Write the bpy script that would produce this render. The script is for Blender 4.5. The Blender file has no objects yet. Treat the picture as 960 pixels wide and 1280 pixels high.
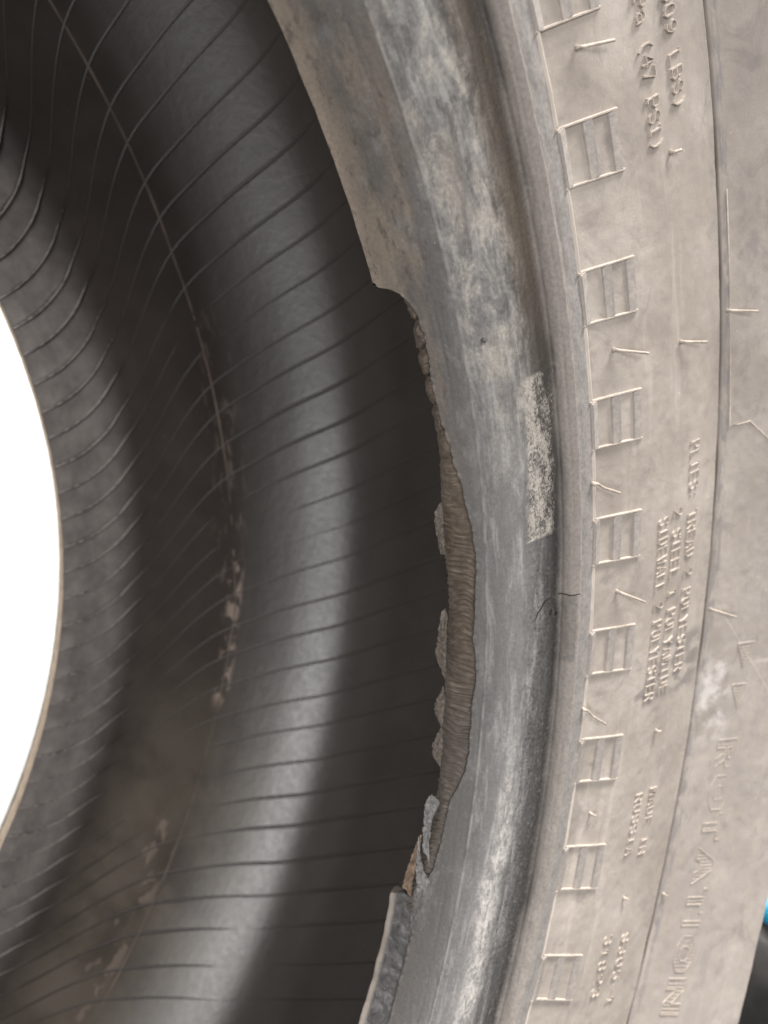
import bpy, bmesh, math, random
import numpy as np
from mathutils import Matrix, Vector

SC = bpy.context.scene
COL = SC.collection
RNG = np.random.default_rng(7)
random.seed(7)
LIFT = 0.345                                    # the tyre's axis above the floor

# ------------------------------------------------------------------ camera, light, exposure
def to_world(p):                                # tyre axes (x right, y up, z along the axle) -> world
    return Vector((p[0], -p[2], p[1] + LIFT))

cam = bpy.data.cameras.new('camera')
cam_o = bpy.data.objects.new('camera', cam)
COL.objects.link(cam_o)
CP = (0.0446564, 0.0874147, 0.2000323)
RIGHT = Vector((0.6522767, 0.7472448 * -1, 0.1271232))
DOWN = Vector((0.0, -0.1677131, -0.9858359))
FWD = Vector((0.7579810, 0.6430377, -0.1093953))
m = Matrix.Identity(4)
for i in range(3):
    m[i][0], m[i][1], m[i][2] = RIGHT[i], -DOWN[i], -FWD[i]
m.translation = to_world(CP)
cam_o.matrix_world = m
cam.sensor_fit = 'VERTICAL'
cam.sensor_height = 6.4
cam.sensor_width = 4.8
cam.lens = 1096.147 / 1280 * 6.4
cam.clip_start = 0.005
cam.clip_end = 100
cam.dof.use_dof = True
cam.dof.focus_distance = 0.176
cam.dof.aperture_fstop = 3.4
SC.camera = cam_o

world = bpy.data.worlds.new('World')
SC.world = world
world.use_nodes = True
bg = world.node_tree.nodes['Background']
bg.inputs[0].default_value = (1.0, 0.975, 0.945, 1)
bg.inputs[1].default_value = 0.42

def area(name, loc, target, size, power, color, size_y=None):
    l = bpy.data.lights.new(name, 'AREA')
    l.energy = power
    l.color = color
    l.size = size
    if size_y:
        l.shape = 'RECTANGLE'
        l.size_y = size_y
    o = bpy.data.objects.new(name, l)
    COL.objects.link(o)
    p = to_world(loc)
    o.location = p
    o.rotation_euler = (to_world(target) - p).to_track_quat('-Z', 'Y').to_euler()
    return o

area('window_light', (-0.74, -0.16, 0.70), (0.25, -0.06, 0.0), 0.27, 7.0, (1.0, 0.985, 0.985), 0.34)
area('front_fill_light', (-0.55, 0.55, 1.15), (0.24, 0.0, -0.05), 0.40, 11.0, (1.0, 0.975, 0.955))  # added soft fill from the front left; no doorway is known here
area('ceiling_light', (0.45, 1.45, 0.50), (0.2, 0.0, 0.08), 0.40, 61, (1.0, 0.965, 0.925))
area('wall_light', (0.1, 1.6, -0.05), (0.3, -0.1, -0.42), 0.8, 22, (1.0, 0.98, 0.95))

vs = SC.view_settings
vs.view_transform = 'Standard'
vs.look = 'None'
vs.exposure = 0.0
vs.gamma = 1.0
vs.use_curve_mapping = False
try:
    SC.cycles.use_denoising = True
    SC.cycles.max_bounces = 8
    SC.cycles.diffuse_bounces = 5
except Exception:
    pass

# ------------------------------------------------------------------ material helpers
class NT:
    def __init__(self, name):
        self.m = bpy.data.materials.new(name)
        self.m.use_nodes = True
        self.t = self.m.node_tree
        self.t.nodes.clear()
        self.out = self.t.nodes.new('ShaderNodeOutputMaterial')
        self.b = self.t.nodes.new('ShaderNodeBsdfPrincipled')
        self.t.links.new(self.b.outputs[0], self.out.inputs[0])
        self._uv = None

    def put(self, sock, v):
        if hasattr(v, 'is_linked') or isinstance(v, bpy.types.NodeSocket):
            self.t.links.new(v, sock)
        elif isinstance(v, (tuple, list)) and len(v) == 3 and sock.type == 'RGBA':
            sock.default_value = (*v, 1)
        else:
            sock.default_value = v

    def uv(self):
        if self._uv is None:
            n = self.t.nodes.new('ShaderNodeUVMap')
            n.uv_map = 'UVMap'
            s = self.t.nodes.new('ShaderNodeSeparateXYZ')
            self.t.links.new(n.outputs[0], s.inputs[0])
            self._uv = (s.outputs[0], s.outputs[1], n.outputs[0])
        return self._uv

    def math(self, op, a, b=0.0, clamp=False):
        n = self.t.nodes.new('ShaderNodeMath')
        n.operation = op
        n.use_clamp = clamp
        self.put(n.inputs[0], a)
        self.put(n.inputs[1], b)
        return n.outputs[0]

    def obj(self):
        return self.t.nodes.new('ShaderNodeTexCoord').outputs['Object']

    def vec(self, x, y, z=0.0):
        n = self.t.nodes.new('ShaderNodeCombineXYZ')
        self.put(n.inputs[0], x)
        self.put(n.inputs[1], y)
        self.put(n.inputs[2], z)
        return n.outputs[0]

    def noise(self, scale, detail=4.0, rough=0.6, su=1.0, sv=1.0, off=0.0, dist=0.0, vec=None):
        n = self.t.nodes.new('ShaderNodeTexNoise')
        if vec is None:
            u, v, _ = self.uv()
            vec = self.vec(self.math('MULTIPLY', u, su), self.math('MULTIPLY', v, sv), off)
        self.put(n.inputs['Vector'], vec)
        n.inputs['Scale'].default_value = scale
        n.inputs['Detail'].default_value = detail
        n.inputs['Roughness'].default_value = rough
        n.inputs['Distortion'].default_value = dist
        return n.outputs['Fac']

    def voro(self, scale, su=1.0, sv=1.0, vec=None, feature='F1'):
        n = self.t.nodes.new('ShaderNodeTexVoronoi')
        n.feature = feature
        if vec is None:
            u, v, _ = self.uv()
            vec = self.vec(self.math('MULTIPLY', u, su), self.math('MULTIPLY', v, sv), 0)
        self.put(n.inputs['Vector'], vec)
        n.inputs['Scale'].default_value = scale
        return n.outputs['Distance']

    def step(self, x, lo, hi, a=0.0, b=1.0):
        n = self.t.nodes.new('ShaderNodeMapRange')
        n.interpolation_type = 'SMOOTHSTEP'
        self.put(n.inputs['Value'], x)
        n.inputs['From Min'].default_value = lo
        n.inputs['From Max'].default_value = hi
        n.inputs['To Min'].default_value = a
        n.inputs['To Max'].default_value = b
        return n.outputs[0]

    def band(self, x, lo, hi, soft):
        return self.math('MULTIPLY', self.step(x, lo - soft, lo + soft), self.step(x, hi - soft, hi + soft, 1.0, 0.0))

    def mix(self, f, a, b, mode='MIX'):
        n = self.t.nodes.new('ShaderNodeMix')
        n.data_type = 'RGBA'
        n.blend_type = mode
        self.put(n.inputs[0], f)
        self.put(n.inputs[6], a)
        self.put(n.inputs[7], b)
        return n.outputs[2]

    def ramp(self, x, stops):
        n = self.t.nodes.new('ShaderNodeValToRGB')
        e = n.color_ramp.elements
        while len(e) < len(stops):
            e.new(0.5)
        for k, (p, c) in enumerate(stops):
            e[k].position = p
            e[k].color = (*c, 1)
        self.put(n.inputs[0], x)
        return n.outputs[0]

    def bump(self, h, strength, dist, prev=None):
        n = self.t.nodes.new('ShaderNodeBump')
        n.inputs['Strength'].default_value = strength
        n.inputs['Distance'].default_value = dist
        self.put(n.inputs['Height'], h)
        if prev is not None:
            self.put(n.inputs['Normal'], prev)
        return n.outputs[0]

    def done(self, color, rough=0.7, spec=0.4, normal=None):
        self.put(self.b.inputs['Base Color'], color)
        self.put(self.b.inputs['Roughness'], rough)
        self.b.inputs['Specular IOR Level'].default_value = spec
        if normal is not None:
            self.put(self.b.inputs['Normal'], normal)
        return self.m


# UVs: u = degrees round the tyre, v = millimetres along the profile.  1 degree is about 4 mm near the bead.
def mat_sidewall(name='dusty_sidewall', worn=0.0):
    N = NT(name)
    u, v, _ = N.uv()
    big = N.noise(0.045, 5, 0.62, 4.6, 1.0, 3.0)
    mid = N.noise(0.16, 5, 0.65, 4.6, 1.0, 9.0, 0.6)
    streak = N.noise(0.11, 4, 0.6, 0.7, 1.6, 5.0)
    fine = N.noise(2.2, 3, 0.6, 4.6, 1.0)
    c = N.ramp(big, [(0.30, (0.285, 0.249, 0.221)), (0.5, (0.352, 0.312, 0.277)), (0.72, (0.445, 0.401, 0.362))])
    c = N.mix(N.step(mid, 0.52, 0.72, 0, 0.55), c, (0.27, 0.235, 0.21))
    c = N.mix(N.step(streak, 0.55, 0.75, 0, 0.45), c, (0.52, 0.465, 0.415))
    # greyer rubber showing on the outer flange and just beyond the groove
    c = N.mix(N.math('MULTIPLY', N.step(v, 102, 112), N.step(mid, 0.38, 0.62, 0.1, 0.6)), c, (0.315, 0.285, 0.27))
    c = N.mix(N.math('MULTIPLY', N.band(v, 102.8, 105.4, 0.5), N.step(N.noise(0.5, 3, .6, 1.5, 1.0, 2), 0.42, 0.6, 0, 0.7)), c, (0.21, 0.20, 0.205))
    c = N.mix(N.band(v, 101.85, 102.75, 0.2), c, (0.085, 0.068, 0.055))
    # rubbed dark scuffs across the ply text
    sc = N.math('MULTIPLY', N.band(u, 5.2, 8.6, 0.35), N.band(v, 69, 101, 3.0))
    c = N.mix(N.math('MULTIPLY', sc, N.step(N.noise(0.25, 4, .6, 4.6, .5, 1.5), 0.44, 0.6, 0, 0.75)), c, (0.17, 0.155, 0.15))
    # chalky rub mark beyond the groove
    wm = N.math('MULTIPLY', N.band(u, 1.9, 6.6, 1.0), N.band(v, 103.5, 116, 4.0))
    c = N.mix(N.math('MULTIPLY', wm, N.step(N.noise(0.16, 4, .6, 4.6, .8, 8.5), 0.40, 0.62, 0, 0.85)), c, (0.60, 0.565, 0.55))
    # pale crossing scratches
    line = N.math('ABSOLUTE', N.math('SUBTRACT', N.math('ADD', N.math('MULTIPLY', v, 0.22), u), 33.0))
    c = N.mix(N.math('MULTIPLY', N.step(line, 0.0, 0.12, 0.35, 0), N.step(v, 104, 110)), c, (0.62, 0.57, 0.52))
    gd = N.noise(0.075, 6, 0.7, 4.6, 1.0, 77, 0.9)
    c = N.mix(N.step(gd, 0.52, 0.70, 0, 0.65), c, (0.225, 0.20, 0.187))
    c = N.mix(N.step(N.noise(0.5, 6, .74, 0.9, 1.5, 88, 0.5), 0.63, 0.72, 0, 0.45), c, (0.20, 0.178, 0.165))
    # pale crust spots
    c = N.mix(N.step(N.noise(0.55, 5, .7, 4.6, 1.0, 21), 0.66, 0.76, 0, 0.75), c, (0.62, 0.565, 0.50))
    c = N.mix(N.step(fine, 0.3, 0.7, 0.0, 0.22), c, (0.22, 0.19, 0.17))
    h = N.noise(0.5, 6, 0.65, 4.6, 1.0, 4, 0.8)
    nrm = N.bump(h, 0.16, 0.0006)
    nrm = N.bump(N.noise(3.0, 3, 0.6, 4.6, 1.0), 0.18, 0.00015, nrm)
    return N.done(c, N.step(mid, 0.3, 0.7, 0.62, 0.8), 0.3, nrm)


def mat_bead():
    N = NT('scuffed_bead_rubber')
    u, v, _ = N.uv()
    wob = N.math('MULTIPLY', N.math('SUBTRACT', N.noise(0.12, 3, 0.5, 2.0, 1.0, 3), 0.5), 5.0)
    vw = N.math('ADD', v, wob)
    x = N.math('DIVIDE', vw, 50.0)
    grey = (0.155, 0.155, 0.163)
    c = N.ramp(x, [(0.00, (0.27, 0.22, 0.175)), (0.045, (0.20, 0.165, 0.135)), (0.13, (0.10, 0.092, 0.085)), (0.24, (0.118, 0.111, 0.108)),
                   (0.33, (0.128, 0.123, 0.122)), (0.46, (0.205, 0.197, 0.192)), (0.60, (0.075, 0.07, 0.07)), (0.69, (0.042, 0.038, 0.036)),
                   (0.74, (0.24, 0.215, 0.195)), (0.83, (0.30, 0.27, 0.245)), (0.90, (0.25, 0.235, 0.225)), (1.0, (0.31, 0.28, 0.255))])
    up = N.step(u, 15, 34)                                   # the dusty brown upper half
    br = N.noise(0.09, 5, 0.65, 1.6, 1.2, 12)
    c = N.mix(N.math('MULTIPLY', N.math('MULTIPLY', up, N.step(br, 0.42, 0.62, 0, 0.8)), N.band(v, -2, 14, 3)), c, (0.22, 0.182, 0.145))
    c = N.mix(N.math('MULTIPLY', N.math('MULTIPLY', N.step(u, 20, 36), N.band(v, 28, 35.0, 1.2)), N.step(br, 0.36, 0.6, 0.25, 0.9)), c, (0.155, 0.125, 0.095))
    # long streaks of dust rubbed along the heel
    s1 = N.noise(0.45, 6, 0.70, 0.55, 1.0, 1.0, 0.5)
    s2 = N.noise(0.7, 8, 0.78, 1.7, 1.0, 6.0, 0.5)
    heel = N.band(v, 16.5, 30.0, 3.0)
    c = N.mix(N.math('MULTIPLY', heel, N.step(s1, 0.44, 0.74, 0, 0.65)), c, (0.47, 0.455, 0.44))
    blot = N.noise(0.24, 7, 0.76, 1.9, 1.0, 30.0, 0.3)
    c = N.mix(N.math('MULTIPLY', N.math('MULTIPLY', up, heel), N.step(blot, 0.43, 0.68, 0, 0.85)), c, (0.50, 0.462, 0.41))
    c = N.mix(N.math('MULTIPLY', N.math('MULTIPLY', up, heel), N.step(blot, 0.45, 0.35, 0, 0.65)), c, (0.075, 0.066, 0.06))
    low = N.step(u, 8, -2)
    wst = N.math('MULTIPLY', N.band(vw, 22.0, 25.5, 1.6), N.step(s2, 0.40, 0.60, 0, 0.85))
    c = N.mix(N.math('MULTIPLY', low, wst), c, (0.56, 0.53, 0.50))
    c = N.mix(N.math('MULTIPLY', N.band(v, 12, 46, 3), N.step(s2, 0.60, 0.74, 0, 0.55)), c, (0.43, 0.40, 0.37))
    c = N.mix(N.math('MULTIPLY', N.band(v, 3, 18, 3), N.step(N.noise(0.14, 5, .65, 2.4, 1.0, 44), 0.53, 0.68, 0, 0.5)), c, (0.25, 0.245, 0.245))
    # the worn dark box on the rim ridge
    bx = N.math('MULTIPLY', N.band(u, 9.9, 14.0, 0.05), N.band(v, 36.0, 39.6, 0.15))
    c = N.mix(N.math('MULTIPLY', bx, N.step(N.noise(0.8, 5, .7, 2.5, 1.0, 29), 0.3, 0.6, 0.8, 0.35)), c, (0.13, 0.12, 0.116))
    # yellowish speckled crust left by a label
    lb = N.math('MULTIPLY', N.band(u, 17.9, 27.1, 0.12), N.band(N.math('ADD', v, N.math('MULTIPLY', N.math('SUBTRACT', u, 22.0), -0.24)), 26.2, 34.9, 0.8))
    sp = N.math('ADD', N.noise(2.1, 5, 0.78, 3.0, 1.0, 15, 0.3), N.math('MULTIPLY', N.math('SUBTRACT', N.noise(0.3, 4, 0.65, 2.2, 1.0, 16), 0.5), 0.55))
    sp = N.math('SUBTRACT', sp, N.step(v, 30.5, 36.0, -0.03, 0.10))
    lb2 = N.math('MULTIPLY', lb, N.step(N.math('ADD', v, N.math('MULTIPLY', N.noise(0.5, 5, .7, 3, 1.0, 17), 5.0)), 25.5, 29.5))
    c = N.mix(N.math('MULTIPLY', lb2, N.step(sp, 0.45, 0.57, 0.05, 0.9)), c, (0.55, 0.508, 0.45))
    c = N.mix(N.math('MULTIPLY', lb2, N.step(sp, 0.43, 0.37, 0, 0.75)), c, (0.07, 0.062, 0.055))
    gn = N.noise(1.15, 5, 0.76, 3.4, 1.0, 91)
    gm = N.math('MULTIPLY', N.band(v, 25.5, 35.8, 1.5), N.step(u, 21, 14))
    c = N.mix(N.math('MULTIPLY', gm, N.step(gn, 0.52, 0.70, 0, 0.7)), c, (0.235, 0.222, 0.215))
    c = N.mix(N.math('MULTIPLY', gm, N.step(gn, 0.47, 0.34, 0, 0.75)), c, (0.032, 0.029, 0.028))
    # fine flecks of dust
    fl = N.noise(2.2, 4, 0.75, 3.0, 1.0, 50)
    c = N.mix(N.math('MULTIPLY', N.band(v, 5, 36, 3), N.step(fl, 0.625, 0.72, 0, 0.8)), c, (0.58, 0.545, 0.50))
    br2 = N.noise(0.07, 6, 0.7, 1.2, 1.6, 55)
    c = N.mix(N.math('MULTIPLY', N.math('MULTIPLY', up, N.band(v, 0, 36, 2)), N.step(br2, 0.50, 0.68, 0, 0.4)), c, (0.17, 0.135, 0.104))
    c = N.mix(N.math('MULTIPLY', N.math('MULTIPLY', up, N.band(v, -1, 15, 2)), N.step(N.noise(0.42, 6, 0.75, 2.2, 1.0, 57), 0.52, 0.66, 0, 0.7)), c, (0.07, 0.06, 0.052))
    c = N.mix(N.step(N.noise(1.2, 4, .65, 4, 1.0, 70), 0.35, 0.65, 0.25, 0.0), c, (0.05, 0.046, 0.044))
    un = N.math('MODULO', N.math('SUBTRACT', 11.08 + 66.5, u), 6.65)
    c = N.mix(N.math('MULTIPLY', N.step(v, 47.3, 47.7, 0, 0.9), N.step(un, 2.55, 2.65)), c, (0.47, 0.415, 0.365))  # pale line between ornaments: light caught by the step edge, painted in
    c = N.mix(N.math('MULTIPLY', N.band(v, 16.2, 16.75, 0.2), N.step(N.noise(0.5, 4, .6, 1.6, 0.2, 37), 0.38, 0.62, 0.05, 0.5)), c, (0.34, 0.32, 0.30))
    nrm = N.bump(N.noise(0.9, 5, 0.65, 1.2, 1.0, 2), 0.3, 0.0006)
    gr = N.math('MULTIPLY', N.math('MAXIMUM', N.band(v, 27, 35.5, 1.5), lb), N.noise(1.25, 5, 0.74, 3.4, 1.0, 19))
    nrm = N.bump(gr, 0.9, 0.0009, nrm)
    return N.done(c, N.step(s2, 0.35, 0.65, 0.52, 0.72), 0.42, nrm)


def mat_liner():
    N = NT('inner_liner_rubber')
    u, v, _ = N.uv()
    cl = N.noise(0.035, 5, 0.62, 4.6, 1.0, 2)
    c = N.ramp(cl, [(0.3, (0.025, 0.0195, 0.017)), (0.52, (0.032, 0.0255, 0.0225)), (0.75, (0.043, 0.035, 0.031))])
    mud = N.math('MULTIPLY', N.band(v, 232, 300, 12), N.step(u, 2, -22))
    c = N.mix(N.math('MULTIPLY', mud, N.step(cl, 0.3, 0.6, 0.3, 0.8)), c, (0.10, 0.084, 0.066))
    # dust on the far lower wall
    c = N.mix(N.math('MULTIPLY', N.step(v, 306, 324), N.step(N.noise(0.10, 6, .66, 4.6, 1.0, 5), 0.30, 0.72, 0.55, 0.95)), c, (0.27, 0.245, 0.235))
    ch = N.noise(0.20, 4, 0.6, 2.8, 1.0, 11, 0.4)
    zone2 = N.math('MULTIPLY', N.step(N.noise(0.11, 3, 0.5, 2.2, 1.0, 14), 0.52, 0.60), 0.5)
    zone = N.math('MAXIMUM', N.math('MULTIPLY', N.band(u, -7.0, 5.6, 0.8), N.band(v, 268.6, 273.6, 1.4)),
                  N.math('MULTIPLY', zone2, N.math('MULTIPLY', N.band(u, -38, -16, 2.0), N.band(v, 272, 284, 2.5))))
    c = N.mix(N.math('MULTIPLY', zone, N.step(ch, 0.51, 0.56, 0, 0.85)), c, (0.22, 0.172, 0.142))
    z2 = N.math('MULTIPLY', N.band(u, 1, 25, 3), N.band(v, 268, 279, 3.0))
    c = N.mix(N.math('MULTIPLY', z2, N.step(N.noise(0.35, 4, .6, 1.2, 1.0, 31), 0.52, 0.68, 0, 0.4)), c, (0.16, 0.125, 0.105))
    c = N.mix(N.step(N.noise(0.6, 4, .7, 4.6, 1.0, 61), 0.66, 0.78, 0, 0.5), c, (0.17, 0.145, 0.125))
    c = N.mix(N.step(N.noise(2.4, 3, .7, 4.6, 1.0, 71), 0.69, 0.76, 0, 0.6), c, (0.22, 0.20, 0.18))
    nrm = N.bump(N.noise(0.35, 5, 0.6, 4.6, 1.0, 3), 0.12, 0.0008)
    nrm = N.bump(N.noise(2.4, 3, 0.6, 4.6, 1.0, 3), 0.12, 0.0002, nrm)
    rgh = N.math('MAXIMUM', N.step(N.noise(0.5, 6, 0.7, 4.6, 1.0, 23), 0.32, 0.68, 0.37, 0.44), N.step(v, 250, 276, 0.0, 0.72))
    mt = N.done(c, rgh, 0.9, nrm)
    N.put(N.b.inputs['Specular IOR Level'], N.math('MULTIPLY', N.step(v, 248, 276, 0.95, 0.12), N.step(v, 200, 226, 0.35, 1.0)))
    return mt


def mat_cord():
    N = NT('exposed_bead_cord')
    u, v, _ = N.uv()
    a = N.noise(0.5, 4, 0.65, 4, 1.0, 2)
    c = N.ramp(a, [(0.3, (0.055, 0.042, 0.032)), (0.52, (0.088, 0.067, 0.050)), (0.72, (0.135, 0.108, 0.085))])
    c = N.mix(N.math('MULTIPLY', N.step(u, 13, 4), N.step(a, 0.4, 0.6, 0.35, 0.8)), c, (0.098, 0.087, 0.079))
    rb = N.noise(1.0, 3, 0.6, 8.0, 0.16, 9)
    c = N.mix(N.step(rb, 0.52, 0.66, 0, 0.6), c, (0.055, 0.042, 0.034))
    c = N.mix(N.step(rb, 0.42, 0.30, 0, 0.45), c, (0.27, 0.232, 0.195))
    nrm = N.bump(N.noise(2.2, 4, 0.65, 6.0, 0.8, 4), 0.45, 0.0004)
    return N.done(c, 0.62, 0.35, nrm)


def mat_obj(name, lo, hi, scale=400.0, rough=0.65, spec=0.4, fleck=None, bump=0.3):
    N = NT(name)
    o = N.obj()
    a = N.noise(scale, 5, 0.65, vec=o)
    c = N.ramp(a, [(0.32, lo), (0.68, hi)])
    if fleck:
        c = N.mix(N.step(N.noise(scale * 3.1, 3, 0.7, vec=o), 0.58, 0.70, 0, 0.8), c, fleck)
    nrm = N.bump(N.noise(scale * 2, 4, 0.6, vec=o), bump, 0.0004)
    return N.done(c, rough, spec, nrm)


M_SIDE = mat_sidewall()
M_BEAD = mat_bead()
M_LINER = mat_liner()
M_CORD = mat_cord()
M_LETTER = mat_obj('letter_dust', (0.30, 0.258, 0.22), (0.44, 0.387, 0.338), 700)
M_RAIL = mat_obj('rail_dust', (0.33, 0.285, 0.245), (0.46, 0.405, 0.355), 500)
M_BAR = mat_obj('rubbed_grey_bar', (0.23, 0.215, 0.207), (0.36, 0.318, 0.285), 450)
M_RIB = mat_obj('rib_rubber', (0.017, 0.015, 0.014), (0.03, 0.027, 0.026), 300, 0.4, 0.55, None, 0.1)
M_SEAM = mat_obj('seam_dust', (0.045, 0.035, 0.029), (0.12, 0.090, 0.072), 45, 0.6)
M_LIP = mat_obj('tan_bead_lip', (0.30, 0.235, 0.175), (0.46, 0.37, 0.285), 200, 0.7)
M_FLAP = mat_obj('torn_rubber', (0.055, 0.052, 0.052), (0.17, 0.165, 0.163), 260, 0.6, 0.45, (0.34, 0.33, 0.32))
M_FLAPB = mat_obj('torn_brown_rubber', (0.045, 0.037, 0.031), (0.145, 0.122, 0.102), 1300, 0.65, 0.4, (0.45, 0.40, 0.34))
M_PALE = mat_obj('peeled_grey_rubber', (0.075, 0.073, 0.073), (0.27, 0.262, 0.256), 1300, 0.75)
M_COPPER = mat_obj('peeled_orange_ply', (0.10, 0.072, 0.053), (0.26, 0.18, 0.125), 700, 0.6)
M_CRACK = mat_obj('crack_black', (0.012, 0.011, 0.01), (0.03, 0.027, 0.025), 500, 0.8, 0.1)
M_PIN = mat_obj('spew_rubber', (0.30, 0.255, 0.215), (0.46, 0.40, 0.345), 900)
M_BLACK = mat_obj('black_tread_rubber', (0.022, 0.021, 0.021), (0.055, 0.052, 0.05), 60, 0.65)

# ------------------------------------------------------------------ geometry helpers
def link(name, mesh, parent=None, mats=()):
    o = bpy.data.objects.new(name, mesh)
    COL.objects.link(o)
    if parent is not None:
        o.parent = parent
    for mt in mats:
        if mt.name not in [x.name for x in mesh.materials if x]:
            mesh.materials.append(mt)
    return o


def raw_mesh(name, verts, faces, smooth=True, uvs=None, mat_index=None):
    me = bpy.data.meshes.new(name)
    me.from_pydata([tuple(map(float, v)) for v in verts], [], faces)
    if uvs is not None:
        l = me.uv_layers.new(name='UVMap')
        vi = np.empty(len(me.loops), dtype=np.int32)
        me.loops.foreach_get('vertex_index', vi)
        l.data.foreach_set('uv', np.asarray(uvs, dtype=np.float32)[vi].ravel())
    if mat_index is not None:
        me.polygons.foreach_set('material_index', np.asarray(mat_index, dtype=np.int32))
    me.polygons.foreach_set('use_smooth', np.full(len(me.polygons), smooth))
    me.update()
    return me


def grid_mesh(name, P, U, V, wrap=False, flip=False):
    """P: (n, m, 3) grid -> quads, with UVs U, V; fast numpy path."""
    n, mm = P.shape[:2]
    me = bpy.data.meshes.new(name)
    idx = np.arange(n * mm).reshape(n, mm)
    q = np.stack([idx[:-1, :-1], idx[1:, :-1], idx[1:, 1:], idx[:-1, 1:]], -1).reshape(-1, 4)
    if flip:
        q = q[:, ::-1]
    me.vertices.add(n * mm)
    me.vertices.foreach_set('co', P.astype(np.float32).ravel())
    me.loops.add(q.size)
    me.loops.foreach_set('vertex_index', q.astype(np.int32).ravel())
    me.polygons.add(len(q))
    me.polygons.foreach_set('loop_start', np.arange(0, q.size, 4, dtype=np.int32))
    try:
        me.polygons.foreach_set('loop_total', np.full(len(q), 4, dtype=np.int32))
    except Exception:
        pass
    me.update(calc_edges=True)
    l = me.uv_layers.new(name='UVMap')
    uv = np.stack([U, V], -1).reshape(-1, 2)[q.ravel()].astype(np.float32)
    l.data.foreach_set('uv', uv.ravel())
    me.polygons.foreach_set('use_smooth', np.ones(len(q), dtype=bool))
    me.update()
    me.validate()
    return me


class Profile:
    """A smooth profile (r, z) revolved round the axle; s in millimetres along it."""
    def __init__(self, pts, n=12):
        P = np.array(pts, float)
        P = np.vstack([2 * P[0] - P[1], P, 2 * P[-1] - P[-2]])
        o = []
        for i in range(1, len(P) - 2):
            p0, p1, p2, p3 = P[i - 1:i + 3]
            d1 = np.linalg.norm(p2 - p1)
            m1 = (p2 - p0) / (np.linalg.norm(p1 - p0) + d1) * d1
            m2 = (p3 - p1) / (np.linalg.norm(p3 - p2) + d1) * d1
            t = np.linspace(0, 1, n, endpoint=False)[:, None]
            o.append((2 * t**3 - 3 * t**2 + 1) * p1 + (t**3 - 2 * t**2 + t) * m1 + (-2 * t**3 + 3 * t**2) * p2 + (t**3 - t**2) * m2)
        self.P = np.vstack(o + [P[-2:-1]])
        self.s = np.concatenate([[0], np.cumsum(np.linalg.norm(np.diff(self.P, axis=0), axis=1))]) * 1000
        T = np.gradient(self.P, self.s, axis=0)
        T /= np.linalg.norm(T, axis=1)[:, None]
        self.N = np.stack([-T[:, 1], T[:, 0]], -1)
        self.L = self.s[-1]

    def at(self, th_deg, s, h=0.0, side=1.0):
        """th_deg, s (mm), h (mm along the outward normal) -> points"""
        th = np.radians(th_deg)
        nr, nz = np.interp(s, self.s, self.N[:, 0]), np.interp(s, self.s, self.N[:, 1])
        k = np.sqrt(nr**2 + nz**2) + 1e-9
        r = np.interp(s, self.s, self.P[:, 0]) + nr / k * h * 0.001 * side
        z = np.interp(s, self.s, self.P[:, 1]) + nz / k * h * 0.001 * side
        return np.stack(np.broadcast_arrays(r * np.cos(th), r * np.sin(th), z), -1)


OUT = [(.203, .084), (.2040, .0915), (.2058, .1000), (.2085, .1040), (.2130, .1068), (.2185, .1080), (.2220, .1082), (.2228, .1105),
       (.2238, .1118), (.2245, .112), (.2252, .1108), (.2285, .1112), (.232, .1112), (.2325, .1104), (.245, .1128), (.26, .1148),
       (.275, .1162), (.284, .117), (.295, .121), (.31, .1272), (.320, .1315), (.3265, .1342)]
INN = [(.203, .084), (.2055, .0828), (.215, .088), (.235, .099), (.262, .106), (.285, .104), (.298, .09), (.303, .06), (.304, .03),
       (.304, .005), (.3034, -.007), (.3018, -.0175), (.2988, -.0265), (.2945, -.0335), (.287, -.042), (.278, -.0495), (.2665, -.0575),
       (.256, -.0645), (.2475, -.0725), (.2405, -.0805), (.2345, -.0830), (.226, -.0815), (.214, -.0778), (.203, -.0745)]
near = Profile(OUT)          # normal points out of the rubber: towards the camera side
inn = Profile(INN)           # normal: see at(); side chosen below


def vnoise(x, seed, n=4096):
    """smooth 1-D value noise"""
    r = np.random.default_rng(seed).uniform(-1, 1, n)
    x = np.asarray(x, float) + 500
    i = np.floor(x).astype(int)
    f = x - i
    f = f * f * (3 - 2 * f)
    return r[i % n] * (1 - f) + r[(i + 1) % n] * f


def vnoise2(x, y, seed):
    r = np.random.default_rng(seed).uniform(-1, 1, (257, 257))
    x = np.asarray(x, float) + 600
    y = np.asarray(y, float) + 600
    i, j = np.floor(x).astype(int), np.floor(y).astype(int)
    a, b = x - i, y - j
    a, b = a * a * (3 - 2 * a), b * b * (3 - 2 * b)
    g = lambda p, q: r[p % 257, q % 257]
    return (g(i, j) * (1 - a) + g(i + 1, j) * a) * (1 - b) + (g(i, j + 1) * (1 - a) + g(i + 1, j + 1) * a) * b


def angles(step, lo=-32.0, hi=62.0, coarse=2.0):
    return np.concatenate([np.arange(-180, lo, coarse), np.arange(lo, hi, step), np.arange(hi, 180.01, coarse)])


# ------------------------------------------------------------------ setting
def setting(name, mesh, mt):
    o = link(name, mesh, None, (mt,))
    o['kind'] = 'structure'
    return o

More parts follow.
